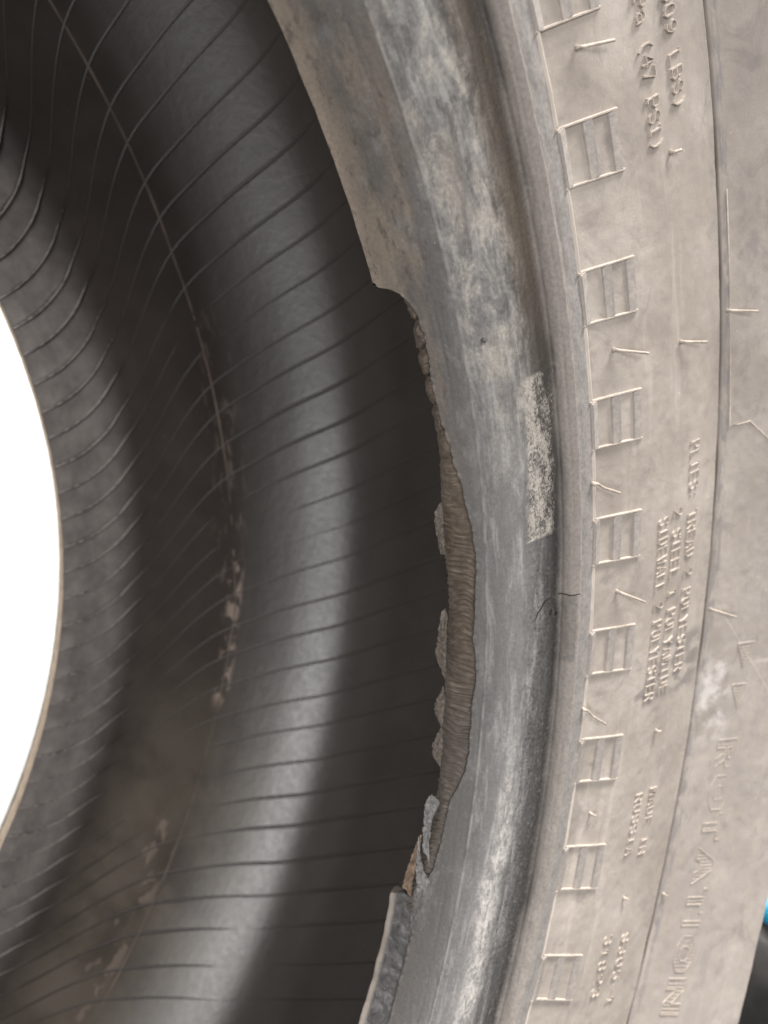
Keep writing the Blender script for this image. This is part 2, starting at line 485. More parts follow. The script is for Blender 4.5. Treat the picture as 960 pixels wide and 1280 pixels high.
M_WALL = mat_obj('white_wall_paint', (0.86, 0.855, 0.84), (0.92, 0.915, 0.90), 6, 0.8, 0.3, None, 0.05)
M_FLOOR = mat_obj('dark_concrete', (0.045, 0.045, 0.043), (0.075, 0.075, 0.07), 9, 0.8, 0.3, (0.1, 0.1, 0.1), 0.2)
wall_me = raw_mesh('wall', [(-2.5, 0.45, 0), (0.66, 0.45, 0), (0.66, 0.45, 2.6), (-2.5, 0.45, 2.6), (-2.5, 0.57, 0), (0.66, 0.57, 0), (0.66, 0.57, 2.6), (-2.5, 0.57, 2.6)],
                   [(0, 1, 2, 3), (5, 4, 7, 6), (1, 5, 6, 2), (4, 0, 3, 7), (3, 2, 6, 7), (4, 5, 1, 0)], False)
setting('wall', wall_me, M_WALL)
fl_n = 24
fg = np.linspace(-1, 1, fl_n)
FX, FY = np.meshgrid(fg * 20, fg * 20, indexing='ij')
setting('floor', grid_mesh('floor', np.stack([FX, FY, 0 * FX], -1), FX, FY), M_FLOOR)

# ------------------------------------------------------------------ the tyre
tyre = bpy.data.objects.new('tyre', None)
COL.objects.link(tyre)
tyre.matrix_world = Matrix(((1, 0, 0, 0), (0, 0, -1, 0), (0, 1, 0, LIFT), (0, 0, 0, 1)))
tyre['label'] = 'dusty black car tyre with a torn bead, its open side facing the camera'
tyre['category'] = 'tyre'

# torn edge of the outer skin (theta, s) from the photograph, intact outside -6.3 .. 33.1
EDGE = np.array([(33.5, 0.0), (33.15, 1.0), (33.0, 3.7), (32.75, 5.65), (32.15, 7.55), (31.24, 8.66), (30.34, 8.96), (28.98, 8.6), (27.82, 8.67), (26.64, 8.8),
                 (25.22, 9.42), (23.79, 10.33), (22.83, 11.0), (21.88, 11.9), (20.42, 12.87), (18.96, 13.75), (17.47, 14.19), (15.95, 14.18),
                 (13.88, 13.7), (11.8, 13.58), (10.27, 14.1), (9.24, 14.45), (7.64, 14.02), (6.59, 14.1), (4.46, 14.0), (3.1, 13.56), (1.93, 12.3),
                 (1.0, 10.93), (-0.41, 10.25), (-2.3, 10.14), (-4.0, 9.21), (-5.21, 8.0), (-6.32, 7.61), (-7.96, 7.3), (-10.11, 6.98), (-13.0, 7.0),
                 (-18.0, 7.2), (-26, 6.5), (-32, 4.0), (-36, 0.0)])[::-1]
SIL = np.array([(33.11, 1.44), (32.53, 5.07), (31.94, 6.29), (31.04, 6.0), (30.13, 6.11), (28.98, 6.09), (27.57, 6.14), (26.39, 7.01), (25.2, 7.21),
                (23.74, 7.54), (21.75, 7.03), (19.72, 6.48), (17.66, 6.32), (15.62, 7.13), (13.54, 7.36), (11.39, 6.99), (9.24, 6.8), (7.07, 6.61),
                (4.93, 6.82), (2.81, 7.41), (1.18, 7.33), (-0.48, 6.95), (-2.47, 6.04), (-4.5, 4.87), (-5.97, 3.83), (-7.5, 3.0)])[::-1]


def edge_s(th):
    e = np.interp(th, EDGE[:, 0], EDGE[:, 1], 0, 0)
    rg_ = 0.35 + np.clip((th - 20) / 6, 0, 1) + np.clip((-2 - th) / 4, 0, 0.6)
    j = 0.20 * vnoise(th * 1.1, 3) + rg_ * (0.12 * vnoise(th * 4.3, 5) + 0.07 * vnoise(th * 11, 8))
    return np.where(e > 0.2, np.maximum(e + j, 0), 0)


F_S = 48.4                                                     # the step to the sidewall
# bead skin: lip rows fold in under the torn edge, then the surface out to the step
th = angles(0.08)
lip = np.array([-3.2, -2.0, -1.0, -0.45, -0.12])
rows = np.linspace(0, 1, 200)
es = edge_s(th)
S = es[:, None] + (F_S - es[:, None]) * rows[None, :]
H = 0.05 * vnoise2(th[:, None] * 0.8, S * 0.25, 11) + 0.025 * vnoise2(th[:, None] * 4, S * 1.4, 12)
H += 0.26 * np.exp(-((S - 16.5 - 0.15 * vnoise(th * 0.5, 17)[:, None]) / 0.30) ** 2)
H += 0.16 * np.clip((S - 22.3 - 0.5 * vnoise(th * 0.3, 18)[:, None]) / 0.6, 0, 1) - 0.20 * np.clip((S - 26.6) / 0.7, 0, 1)
H -= 0.22 * np.exp(-((S - 31.2) / 0.5) ** 2) + 0.15 * np.exp(-((S - 12.2) / 0.5) ** 2) * np.clip((th - 20) / 8, 0, 1)[:, None]             # the fine mould line on the heel
H += 0.10 * vnoise2(th[:, None] * 1.3, S * 0.6, 15) * np.clip((S - 36) / 2, 0, 1)
H -= 0.22 * np.exp(-((S - 36.0) / 0.35) ** 2)
torn = np.clip(es / 3.0, 0, 1)[:, None]
H += torn * 0.22 * np.exp(-((S - es[:, None]) / 0.5) ** 2) * (0.4 + vnoise(th * 5, 21))[:, None]
Slip = np.repeat(es[:, None], len(lip), 1) + torn * np.array([0.9, 0.55, 0.25, 0.06, 0.0])[None, :]
Hlip = np.repeat(lip[None, :], len(th), 0) * np.clip(torn, 0.02, 1) + H[:, :1]
Sall, Hall = np.concatenate([Slip, S], 1), np.concatenate([Hlip, H], 1)
# step down at F
Sall = np.concatenate([Sall, np.full((len(th), 3), F_S) + np.array([0.25, 0.38, 0.5])], 1)
Hall = np.concatenate([Hall, np.repeat(np.array([[0.12, -0.2, -0.9]]), len(th), 0)], 1)
cr_ = np.zeros_like(S)
for q_, a_, w_ in ((13.6, -.10, .35), (18.8, .14, .5), (20.6, -.16, .4), (24.2, -.18, .4), (28.6, .14, .5), (33.0, -.16, .5), (38.2, -.14, .3), (44.0, -.16, .3)):
    cr_ += a_ * np.exp(-((S - q_ - 0.6 * vnoise(th * 0.16, int(q_ * 7))[:, None]) / w_) ** 2) * (0.55 + 0.6 * vnoise(th * 0.3, int(q_ * 5))[:, None])
Hall[:, 5:-3] += cr_
in_unit = (((11.08 - th) % 6.65) < 2.62)
Hall[:, -7:-3] += np.array([0.05, 0.2, 0.30, 0.26]) * (1 - in_unit)[:, None]
U = np.repeat(th[:, None], Sall.shape[1], 1)
bead = link('bead', grid_mesh('bead', near.at(U, Sall, Hall), U, Sall), tyre, (M_BEAD,))
bead['label'] = 'grey scuffed bead with its inner edge torn away'

# sidewall from the step out to the shoulder, with the fine groove
th = angles(0.10)
ss = np.concatenate([np.arange(F_S - 0.2, 100.8, 0.55), np.arange(100.8, 104.6, 0.16), np.arange(104.6, near.L, 0.55), [near.L]])
U, S = np.meshgrid(th, ss, indexing='ij')
H = 0.10 * vnoise2(U * 0.5, S * 0.12, 31) + 0.05 * vnoise2(U * 2.2, S * 0.5, 32) + 0.02 * vnoise2(U * 7, S * 1.7, 33)
H -= 0.55 * np.exp(-((S - F_S) / 1.2) ** 2)
gw = 102.3 + 0.12 * vnoise(th * 0.4, 35)[:, None]
H -= 1.3 * np.exp(-((S - gw) / 0.45) ** 4)
H += 0.30 * np.clip((S - gw - 0.5) / 0.8, 0, 1)
# faint circumferential mould bands on the shoulder
for q, a in ((121.5, .12), (123.5, .2), (126.8, .15), (129.5, .22), (137.5, .25)):
    H += a * np.clip((S - q) / 0.5, 0, 1) * np.where(U < 6, 1, 0.5)
P1 = near.at(U, S, H)
sh = [(.3298, .1338), (.3328, .130), (.3352, .1235), (.337, .115)]
last = P1[:, -1, :]
Q = []
for r, z in sh:
    Q.append(np.stack([r * np.cos(np.radians(th)), r * np.sin(np.radians(th)), np.full_like(th, z)], -1))
P1 = np.concatenate([P1, np.stack(Q, 1)], 1)
U = np.concatenate([U, np.repeat(th[:, None], 4, 1)], 1)
S = np.concatenate([S, np.repeat(near.L + np.array([[4., 9, 14, 20]]), len(th), 0)], 1)
sidewall = link('sidewall', grid_mesh('sidewall', P1, U, S), tyre, (M_SIDE,))
sidewall['label'] = 'beige dusty outer sidewall carrying the raised lettering'

# tread with grooves, far sidewall and far bead: the side turned away
def revolve(name, pts, mt, parent, step=2.0, smooth=True):
    t = np.arange(0, 360.01, step)
    p = np.array(pts)
    P = np.stack([p[None, :, 0] * np.cos(np.radians(t))[:, None], p[None, :, 0] * np.sin(np.radians(t))[:, None], np.repeat(p[None, :, 1], len(t), 0)], -1)
    sv = np.concatenate([[0], np.cumsum(np.linalg.norm(np.diff(p, axis=0), axis=1))]) * 1000
    U, V = np.meshgrid(t, sv, indexing='ij')
    return link(name, grid_mesh(name, P, U, V), parent, (mt,))

tp = [(.337, .115), (.3405, .1115)]
zz = .105
for k in range(4):
    tp += [(.343, zz), (.343, zz - .034), (.3355, zz - .036), (.3355, zz - .044), (.343, zz - .046)]
    zz -= .046
tp += [(.343, -.105), (.340, -.118)]
revolve('tread', tp, M_BLACK, tyre)
revolve('sidewall', [(.340, -.118), (.332, -.130), (.31, -.125), (.28, -.118), (.25, -.112), (.232, -.106), (.224, -.102), (.218, -.098), (.213, -.093), (.209, -.088), (.2075, -.085)], M_BLACK, tyre)
lip_p = [(.2031, -.0743), (.2028, -.0748), (.2028, -.0755), (.2046, -.0768), (.2070, -.084)]
t = np.arange(-180, 180.01, 0.4)
lp = np.array(lip_p)
LR = lp[None, :, 0] + 0.00009 * (vnoise(t * 1.1, 41) + 0.6 * vnoise(t * 3.4, 42))[:, None]
LP = np.stack([LR * np.cos(np.radians(t))[:, None], LR * np.sin(np.radians(t))[:, None], np.repeat(lp[None, :, 1], len(t), 0)], -1)
U, V = np.meshgrid(t, np.arange(5.0), indexing='ij')
lipo = link('bead_edge', grid_mesh('bead_edge', LP, U, V), tyre, (M_LIP,))
lipo['label'] = 'thin tan edge of the far bead against the white wall'

RS = np.array([190., 211.2, 227.2, 252.3, 270.8, 276.9, 285.5, 292.3, 299.5, 302.1, 306.8, 310.8, 318.7, 331.5, 344.0])
RG = np.array([20.2, 18.1, 16.3, 14.5, 12.8, 12.2, 10.3, 8.4, 5.7, 4.9, 3.7, 2.7, 1.4, 0.4, 0.0])
PITCH = 360 / 136
# inner liner; it starts deeper where the bead toe is torn off
th = angles(0.13, -45, 75)
cut = np.where((th > -8) & (th < 33.2), 14.0, 0.0)
rr = np.concatenate([np.linspace(0, 0.55, 60, endpoint=False), np.linspace(0.55, 1, 200)])
S = cut[:, None] + (inn.L - cut[:, None]) * rr[None, :]
U = np.repeat(th[:, None], S.shape[1], 1)
H = 0.22 * vnoise2(U * 0.12, S * 0.03, 51) + 0.012 * vnoise2(U * 0.9, S * 0.2, 52)
PP = ((U - (17.26 - 14.5) - np.interp(S, RS, RG)) / PITCH) % 1.0
H -= 1.5 * np.clip(1 - PP, 0, 1) ** 1.3 * np.clip(PP / 0.03, 0, 1) * np.clip((S - 300) / 14, 0, 1)
H *= np.clip(S / 10, 0, 1) * np.clip((inn.L - S) / 6, 0, 1)
liner = link('inner_liner', grid_mesh('inner_liner', inn.at(U, S, H), U, S, flip=True), tyre, (M_LINER,))
liner['label'] = 'dark ribbed inner liner inside the tyre'
IN_SIDE = 1.0

# slanting vent ribs: one shared mesh, turned round the axle
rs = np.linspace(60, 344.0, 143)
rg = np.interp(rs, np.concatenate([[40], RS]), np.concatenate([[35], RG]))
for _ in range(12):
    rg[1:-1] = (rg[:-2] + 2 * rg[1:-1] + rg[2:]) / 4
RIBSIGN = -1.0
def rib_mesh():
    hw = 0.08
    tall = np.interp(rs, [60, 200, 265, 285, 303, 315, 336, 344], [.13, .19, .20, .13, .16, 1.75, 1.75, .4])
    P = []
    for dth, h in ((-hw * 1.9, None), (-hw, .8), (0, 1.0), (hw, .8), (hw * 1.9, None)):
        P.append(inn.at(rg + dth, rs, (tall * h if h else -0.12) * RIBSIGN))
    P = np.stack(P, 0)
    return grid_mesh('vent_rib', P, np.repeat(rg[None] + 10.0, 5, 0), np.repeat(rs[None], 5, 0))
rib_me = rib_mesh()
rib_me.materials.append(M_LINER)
rn = NT('lit_rib_side')  # paler upper side of each rib: its highlight put into the colour
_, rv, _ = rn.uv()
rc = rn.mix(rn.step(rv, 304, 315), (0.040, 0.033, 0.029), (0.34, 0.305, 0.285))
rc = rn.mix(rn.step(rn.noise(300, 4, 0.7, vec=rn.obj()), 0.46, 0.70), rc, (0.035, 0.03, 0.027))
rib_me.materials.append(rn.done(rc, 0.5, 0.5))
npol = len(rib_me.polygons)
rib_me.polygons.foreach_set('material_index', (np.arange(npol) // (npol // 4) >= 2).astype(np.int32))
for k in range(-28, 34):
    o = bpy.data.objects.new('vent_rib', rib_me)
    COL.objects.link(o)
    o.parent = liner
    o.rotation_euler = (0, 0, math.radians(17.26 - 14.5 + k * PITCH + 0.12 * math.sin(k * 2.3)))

# fine mould seam round the liner
t = np.arange(-75, 105, 0.3)
base = np.interp(t, [-7, 1, 8, 15, 23, 30, 44], [271.3, 270.4, 273.0, 274.6, 276.2, 277.3, 277.3])
P = np.stack([inn.at(t, base + d, -h + 0.08 * vnoise(t * 2, 61)) for d, h in ((-.5, -.1), (-.22, .2), (.22, .2), (.5, -.1))], 0)
link('mould_seam', grid_mesh('mould_seam', P, np.zeros(P.shape[:2]), np.zeros(P.shape[:2])), liner, (M_SEAM,))

# exposed cord under the torn bead
th = np.arange(-7.0, 33.4, 0.03)
se, sl = edge_s(th) + 0.9, np.interp(th, SIL[:, 0], SIL[:, 1])
sl = sl + 0.55 + 0.10 * vnoise(th * 2.4, 71) + 0.10 * vnoise(th * 6, 72)
se = np.maximum(se, sl + 1.0)
w = np.linspace(0, 1, 34)
S = se[:, None] + (sl - se)[:, None] * w[None, :]
rough_up = np.clip((th - 22) / 5, 0, 1)[:, None]
bulge = (-2.1 + 2.15 * np.sin(np.pi * (0.06 + 0.74 * w)) ** 0.8)[None, :]
ph = th[:, None] / 0.36 + 0.9 * vnoise2(th[:, None] * 0.7, w[None, :] * 2.0, 73) + 2.2 * (w[None, :] - 0.5) ** 2 + 0.35 * vnoise(th * 2.2, 74)[:, None]
amp = 0.25 * (0.45 + 0.55 * vnoise2(th[:, None] * 1.2, w[None, :] * 3, 75) ** 2 * 2) * np.clip((19 - th) / 6 + 0.25, 0.12, 1)[:, None]
H = bulge + amp * np.sin(2 * np.pi * ph)
H += rough_up * (0.55 * vnoise2(th[:, None] * 1.6, w[None, :] * 3, 76) - 1.5 * np.exp(-(((th[:, None] * 0.62 + 0.35 * w[None, :]) % 1 - 0.5) / 0.13) ** 2))
H += 0.10 * vnoise2(th[:, None] * 2.5, w[None, :] * 4, 77)
P0 = near.at(th[:, None], S, H)
e = P0[:, -1, :]
rad = np.stack([np.cos(np.radians(th)), np.sin(np.radians(th)), 0 * th], -1)
back = [e + rad * 0.0006 + np.array([0, 0, -0.0012]), e + rad * 0.0025 + np.array([0, 0, -0.0020]), e + rad * 0.009 + np.array([0, 0, -0.003])]
P0 = np.concatenate([P0, np.stack(back, 1)], 1)
U = np.repeat(th[:, None], P0.shape[1], 1)
V = np.concatenate([S, np.repeat(sl[:, None] - 1, 3, 1)], 1)
cord = link('bead_core', grid_mesh('bead_core', P0, U, V), tyre, (M_CORD,))
cord['label'] = 'brown corded bead core laid bare where the edge is torn off'


# torn rubber flaps: jagged plates with thickness, in (theta, s, h)
def flap(outline, thick, mts, label, seed, bulge=0.4, rim=0.15):
    pts = []
    n = len(outline)
    rg_ = np.random.default_rng(seed)
    for i in range(n):
        a, b = np.array(outline[i], float), np.array(outline[(i + 1) % n], float)
        L = math.hypot((a[0] - b[0]) * 3.55, a[1] - b[1])
        k = max(1, int(L / 0.45))
        for j in range(k):
            p = a + (b - a) * j / k
            if j:
                p = p + rg_.normal(0, rim, 3) * np.array([0.25, 0.8, 0.5])
            pts.append(p)
    pts = np.array(pts)
    c = pts.mean(0)
    rings = [1.0, 0.72, 0.38]
    top, V, F, MI = [], [], [], []
    np_ = len(pts)
    for q in rings:
        r = c + (pts - c) * q
        r[:, 2] += bulge * (1 - q ** 2) + (rg_.normal(0, 0.07, np_) if q < 1 else 0)
        top.append(r)
    allp = np.vstack(top + [c[None] + np.array([[0, 0, bulge]])] + [np.column_stack([pts[:, :2], pts[:, 2] - thick])])
    xyz = near.at(allp[:, 0], allp[:, 1], allp[:, 2])
    ci, b0 = np_ * 3, np_ * 3 + 1
    for i in range(np_):
        j = (i + 1) % np_
        for q in (0, 1):
            F.append((q * np_ + i, q * np_ + j, (q + 1) * np_ + j, (q + 1) * np_ + i)); MI.append(0)
        F.append((2 * np_ + i, 2 * np_ + j, ci)); MI.append(0)
        F.append((i, b0 + i, b0 + j, j)); MI.append(1)
    F.append(tuple(range(b0 + np_ - 1, b0 - 1, -1))); MI.append(1)
    uv = np.column_stack([allp[:, 0], allp[:, 1]])
    me = raw_mesh('torn_flap', xyz, F, False, uv, MI)
    o = link('torn_flap', me, tyre)
    me.materials.append(mts[0])
    me.materials.append(mts[1])
    o['label'] = label
    return o

flap([(20.33, 6.9, .3), (19.74, 7.4, .5), (18.2, 7.3, .6), (17.0, 7.3, .3), (17.0, 5.9, .1), (18.65, 5.35, .6), (19.8, 5.7, .9)], .4, (M_FLAPB, M_FLAPB), 'short brown flap high on the tear', 1)
flap([(13.45, 6.6, .2), (13.1, 7.3, .5), (11.4, 7.2, .6), (9.9, 7.2, .6), (8.8, 7.0, .1), (9.85, 5.1, .5), (10.4, 4.75, 1.0), (12.4, 5.6, .7), (13.3, 6.1, .5)], .4, (M_FLAPB, M_FLAPB), 'long thin flap standing along the middle of the tear', 2)
flap([(8.3, 6.8, .2), (7.14, 7.4, .4), (5.6, 7.0, .3), (6.3, 5.4, .7), (7.1, 5.15, .9)], .35, (M_FLAPB, M_FLAPB), 'small ragged flap below the long one', 3)
flap([(5.74, 6.9, .2), (4.6, 7.7, .4), (2.9, 7.5, .2), (3.5, 5.7, .7), (4.3, 5.3, .9)], .35, (M_FLAPB, M_FLAPB), 'small grey flap low on the tear', 4)
flap([(1.05, 6.5, .9), (0.75, 8.8, 1.0), (0.3, 7.9, .6), (-0.48, 7.2, .5), (-2.5, 7.3, .2), (-3.55, 8.3, .2), (-2.74, 6.0, .4), (-0.3, 5.3, 1.0), (0.6, 5.6, 1.2)], .4, (M_PALE, M_FLAPB), 'curled pale strip near the lower end of the tear', 5, 0.15)
flap([(-1.9, 5.0, .3), (-2.6, 5.3, .5), (-4.0, 5.3, .5), (-5.3, 5.0, .3), (-6.1, 5.0, .0), (-5.75, 2.53, .2), (-4.44, 3.0, .4), (-2.8, 4.2, .5)], .5, (M_COPPER, M_FLAPB), 'peeled orange brown ply at the lower end of the tear', 6, 0.2)
flap([(-2.0, 4.8, .7), (-3.2, 5.9, .9), (-4.1, 7.6, .8), (-4.6, 9.2, .3), (-5.3, 8.4, .6), (-5.0, 6.4, .9), (-4.2, 5.5, 1.0), (-2.8, 5.0, .9)], .4, (M_PALE, M_FLAP), 'triangular pale grey flap at the lower end of the tear', 7, 0.15)
flap([(-4.5, 8.6, -.3), (-4.9, 9.2, -.2), (-7.5, 9.2, -.3), (-9.4, 8.0, -.3), (-7.6, 6.2, -.2), (-6.2, 5.6, -.1), (-5.2, 6.2, .2)], .8, (M_FLAP, M_FLAP), 'dark crumpled flap beside the torn end of the bead edge', 8, 0.25)

# the dark bead edge that still stands below the tear
th = np.arange(-36, -6.1, 0.08)
w = np.linspace(0, 1, 22)
topj = 0.55 * vnoise(w * 6, 81)
S = np.zeros((len(th), 22)) + 8.2 * w[None, :]
tt = th[:, None] + np.clip((th[:, None] + 9) / 3, 0, 1) * (-2.2 * np.clip((w[None, :] - 0.62) / 0.38, 0, 1) ** 1.4 + 0.35 * topj[None, :] - 0.5 * np.clip(0.18 - w[None, :], 0, 1) * 4)
H = -0.55 + 0.22 * vnoise2(tt * 0.9, S * 0.5, 83) + 0.08 * vnoise2(tt * 4, S * 1.5, 84)
H += 0.35 * np.exp(-(S / 0.8) ** 2) * (1 + 0.8 * vnoise(th * 1.4, 85))[:, None]
H += 1.0 * np.clip((th[:, None] + 7.6) / 1.6, 0, 1) * np.exp(-((w[None, :] - .2) / .3) ** 2)
P0 = near.at(tt, S, H)
P0 = np.concatenate([(P0[:, :1] + np.array([0, 0, -.0016]) + 0.0035 * np.stack([np.cos(np.radians(tt[:, :1])), np.sin(np.radians(tt[:, :1])), 0 * tt[:, :1]], -1)), P0], 1)
crad = np.stack([np.cos(np.radians(-8.0)), np.sin(np.radians(-8.0)), 0.0])
cap = P0[-1:] + crad * 0.0012
cap2 = P0[-1:] + crad * 0.0045 - np.array([0, 0, .001])
P0 = np.concatenate([P0, cap, cap2], 0)
U = np.concatenate([np.concatenate([tt[:, :1], tt], 1), np.repeat(tt[-1:, :1], 2, 0) + np.zeros((2, 23))], 0)
V = np.zeros(U.shape) + np.concatenate([[0], 8.2 * w])[None, :]
tmb = NT('dark_toe_rubber')
u_, v_, _ = tmb.uv()
a_ = tmb.noise(0.45, 5, 0.66, 3.6, 1.0, 4, 0.4)
c_ = tmb.ramp(a_, [(0.32, (0.04, 0.037, 0.037)), (0.52, (0.08, 0.077, 0.078)), (0.72, (0.18, 0.175, 0.175))])
c_ = tmb.mix(tmb.step(tmb.math('ADD', v_, tmb.math('MULTIPLY', a_, 1.4)), 2.6, 1.4, 0, 0.9), c_, (0.27, 0.235, 0.205))
c_ = tmb.mix(tmb.step(tmb.noise(2.0, 3, .7, 3.6, 1.0, 33), 0.62, 0.72, 0, 0.7), c_, (0.34, 0.33, 0.32))
M_TOE = tmb.done(c_, 0.6, 0.4, tmb.bump(a_, 0.4, 0.0008))
toe = link('bead_edge', grid_mesh('bead_edge', P0, U, V), tyre, (M_TOE,))
toe['label'] = 'dark stub of the near bead edge left below the tear'

# ------------------------------------------------------------------ relief on the sidewall
def box_on(parts, quad, h0, h1, bevel=0.18, slot=0, sub=3):
    """parts: lists V, F, MI; quad of four (theta, s) corners -> raised block with sloped sides"""
    V, F, MI = parts
    q = np.array(quad, float)
    cc = q.mean(0)
    def edge_pts(inset):
        d = q - cc
        L = np.stack([d[:, 0] * 4.3, d[:, 1]], -1)
        k = 1 - inset / (np.linalg.norm(L, axis=1)[:, None] * 0.5 + 1e-6) * 0.5
        k = np.clip(k, 0.2, 1)
        return cc + d * k
    b = len(V)
    lo, hi = edge_pts(0), q.copy()
    # inset along the local width only
    wv = (q[1] - q[0], q[3] - q[0])
    lens = [math.hypot(x[0] * 4.3, x[1]) for x in wv]
    fx, fy = min(0.45, bevel / lens[0]), min(0.45, bevel / lens[1])
    bil = lambda a, c: (q[0] * (1 - a) + q[1] * a) * (1 - c) + (q[3] * (1 - a) + q[2] * a) * c
    hi = np.array([bil(fx, fy), bil(1 - fx, fy), bil(1 - fx, 1 - fy), bil(fx, 1 - fy)])
    for p in lo:
        V.append((p[0], p[1], h0))
    for p in hi:
        V.append((p[0], p[1], h1))
    F.append((b + 4, b + 5, b + 6, b + 7)); MI.append(slot)
    for i in range(4):
        j = (i + 1) % 4
        F.append((b + i, b + j, b + 4 + j, b + 4 + i)); MI.append(slot)


def build_on(name, parts, parent, mts, smooth=False, prof=near):
    V, F, MI = parts
    V = np.array(V, float)
    me = raw_mesh(name, prof.at(V[:, 0], V[:, 1], V[:, 2]), F, smooth, V[:, :2], MI)
    bmx = bmesh.new()
    bmx.from_mesh(me)
    bmesh.ops.recalc_face_normals(bmx, faces=bmx.faces)
    bmx.to_mesh(me)
    bmx.free()
    o = link(name, me, parent)
    for mt in mts:
        me.materials.append(mt)
    return o


# the row of ladder shaped ornaments: rails across, three bars along; one mesh shared, turned round the axle
def ridge_on(parts, pts, hw, h0, h1, slot, top=0.6):
    """a ridge with sloped sides along (theta, s) points; hw = half width in mm"""
    V, F, MI = parts
    p = np.array(pts, float)
    d = np.gradient(p, axis=0) * np.array([4.1, 1.0])
    d /= np.linalg.norm(d, axis=1)[:, None] + 1e-9
    b, n = len(V), len(p)
    for i in range(n):
        for k, h in ((-1, h0), (-top, h1), (top, h1), (1, h0)):
            V.append((p[i, 0] - d[i, 1] * hw * k / 4.1, p[i, 1] + d[i, 0] * hw * k, h))
    for i in range(n - 1):
        for k in range(3):
            F.append((b + i * 4 + k, b + i * 4 + k + 1, b + (i + 1) * 4 + k + 1, b + (i + 1) * 4 + k)); MI.append(slot)
    for i in (0, n - 1):
        F.append(tuple(b + i * 4 + k for k in range(4))); MI.append(slot)


def ornament_parts():
    L = ([], [], [])
    sl = lambda s: -0.6 * (s - 47.0) / 19.0                     # the slant of the rails
    for t0 in (0.0, -2.62):
        ridge_on(L, [(t0 + sl(a), a) for a in np.linspace(47.4, 66.7, 8)], .36, -.4, .50, 0, 0.4)
    for a, b, hgt in ((47.8, 51.9, .46), (56.2, 59.3, .46), (63.5, 66.6, .46)):
        c_, hw = (a + b) / 2, (b - a) / 2
        ridge_on(L, [(t_ + sl(c_), c_) for t_ in np.linspace(-0.05, -2.57, 8)], hw, -.4, hgt, 1, 0.84)
    return L
orn0 = build_on('raised_ornament', ornament_parts(), tyre, (M_RAIL, M_BAR))
for k in range(-8, 9):
    o = orn0 if k == -8 else orn0.copy()
    if k != -8:
        COL.objects.link(o)
    o.rotation_euler = (0, 0, math.radians(11.08 + 6.65 * k + 0.05 * math.sin(k * 3.1)))

# stroke letters on a 4 x 6 grid
G = {
 'A': ['0,0 2,6 4,0', '0.7,2 3.3,2'], 'B': ['0,0 0,6 3,6 3.8,5.2 3.8,3.8 3,3 0,3', '3,3 4,2.2 4,0.8 3,0 0,0'], 'D': ['0,0 0,6 2.6,6 4,4.6 4,1.4 2.6,0 0,0'],
 'E': ['4,0 0,0 0,6 4,6', '0,3 3,3'], 'I': ['2,0 2,6', '1,0 3,0', '1,6 3,6'], 'K': ['0,0 0,6', '4,6 0,2.6', '1.2,3.6 4,0'], 'L': ['0,6 0,0 4,0', '-.6,6 .6,6'],
 'M': ['0,0 0,6 2,2.6 4,6 4,0'], 'N': ['0,0 0,6 4,0 4,6'], 'O': ['1.2,0 0,1.4 0,4.6 1.2,6 2.8,6 4,4.6 4,1.4 2.8,0 1.2,0'],
 'P': ['0,0 0,6 3,6 4,5.1 4,3.7 3,2.8 0,2.8', '-.6,0 .8,0'], 'R': ['0,0 0,6 3,6 4,5.1 4,3.9 3,3 0,3', '2,3 4,0'],
 'S': ['4,5 3,6 1,6 0,5 0,4 1,3.2 3,2.8 4,2 4,1 3,0 1,0 0,1'], 'T': ['2,0 2,6', '0,6 4,6', '1.2,0 2.8,0'], 'U': ['0,6 0,1.2 1.2,0 2.8,0 4,1.2 4,6'],
 'W': ['0,6 1,0 2,4 3,0 4,6'], 'Y': ['2,0 2,3 0,6', '2,3 4,6'], 'a': ['0.4,3.6 1.4,4.2 2.8,4.2 3.6,3.4 3.6,0', '3.6,2.4 1.2,2.4 0.2,1.6 0.2,0.8 1.2,0 2.6,0 3.6,0.9'],
 'k': ['0,0 0,6', '3.6,4 0,1.8', '1.2,2.6 3.8,0'],
 '0': ['1.2,0 0,1.4 0,4.6 1.2,6 2.8,6 4,4.6 4,1.4 2.8,0 1.2,0'], '1': ['0.8,4.8 2,6 2,0', '1,0 3,0'], '2': ['0,5 1,6 3,6 4,5 4,4 0,0 4,0'],
 '3': ['0,5.2 1,6 3,6 4,5 4,4 3,3 1.6,3', '3,3 4,2 4,1 3,0 1,0 0,0.8'], '4': ['3,0 3,6 0,2 4,2'], '5': ['4,6 0.4,6 0,3.4 2.6,3.8 4,2.8 4,1.2 2.8,0 1,0 0,0.8'],
 '6': ['3.6,5.6 2.4,6 1,5.2 0,3 0,1.4 1.2,0 2.8,0 4,1.2 4,2.4 2.8,3.5 1.2,3.5 0,2.4'], '7': ['0,6 4,6 1.6,0'],
 '8': ['1,3 0,4 0,5 1,6 3,6 4,5 4,4 3,3 1,3 0,2 0,1 1,0 3,0 4,1 4,2 3,3'], '9': ['0.4,0.4 1.6,0 3,0.8 4,3 4,4.6 2.8,6 1.2,6 0,4.8 0,3.6 1.2,2.5 2.8,2.5 4,3.6'],
 '(': ['3,6.6 1.6,5 1.2,3 1.6,1 3,-.6'], ')': ['1,6.6 2.4,5 2.8,3 2.4,1 1,-.6'], ':': ['1.6,1 2.2,1', '1.6,4.4 2.2,4.4'], '-': ['0.8,3 3.2,3'],
}

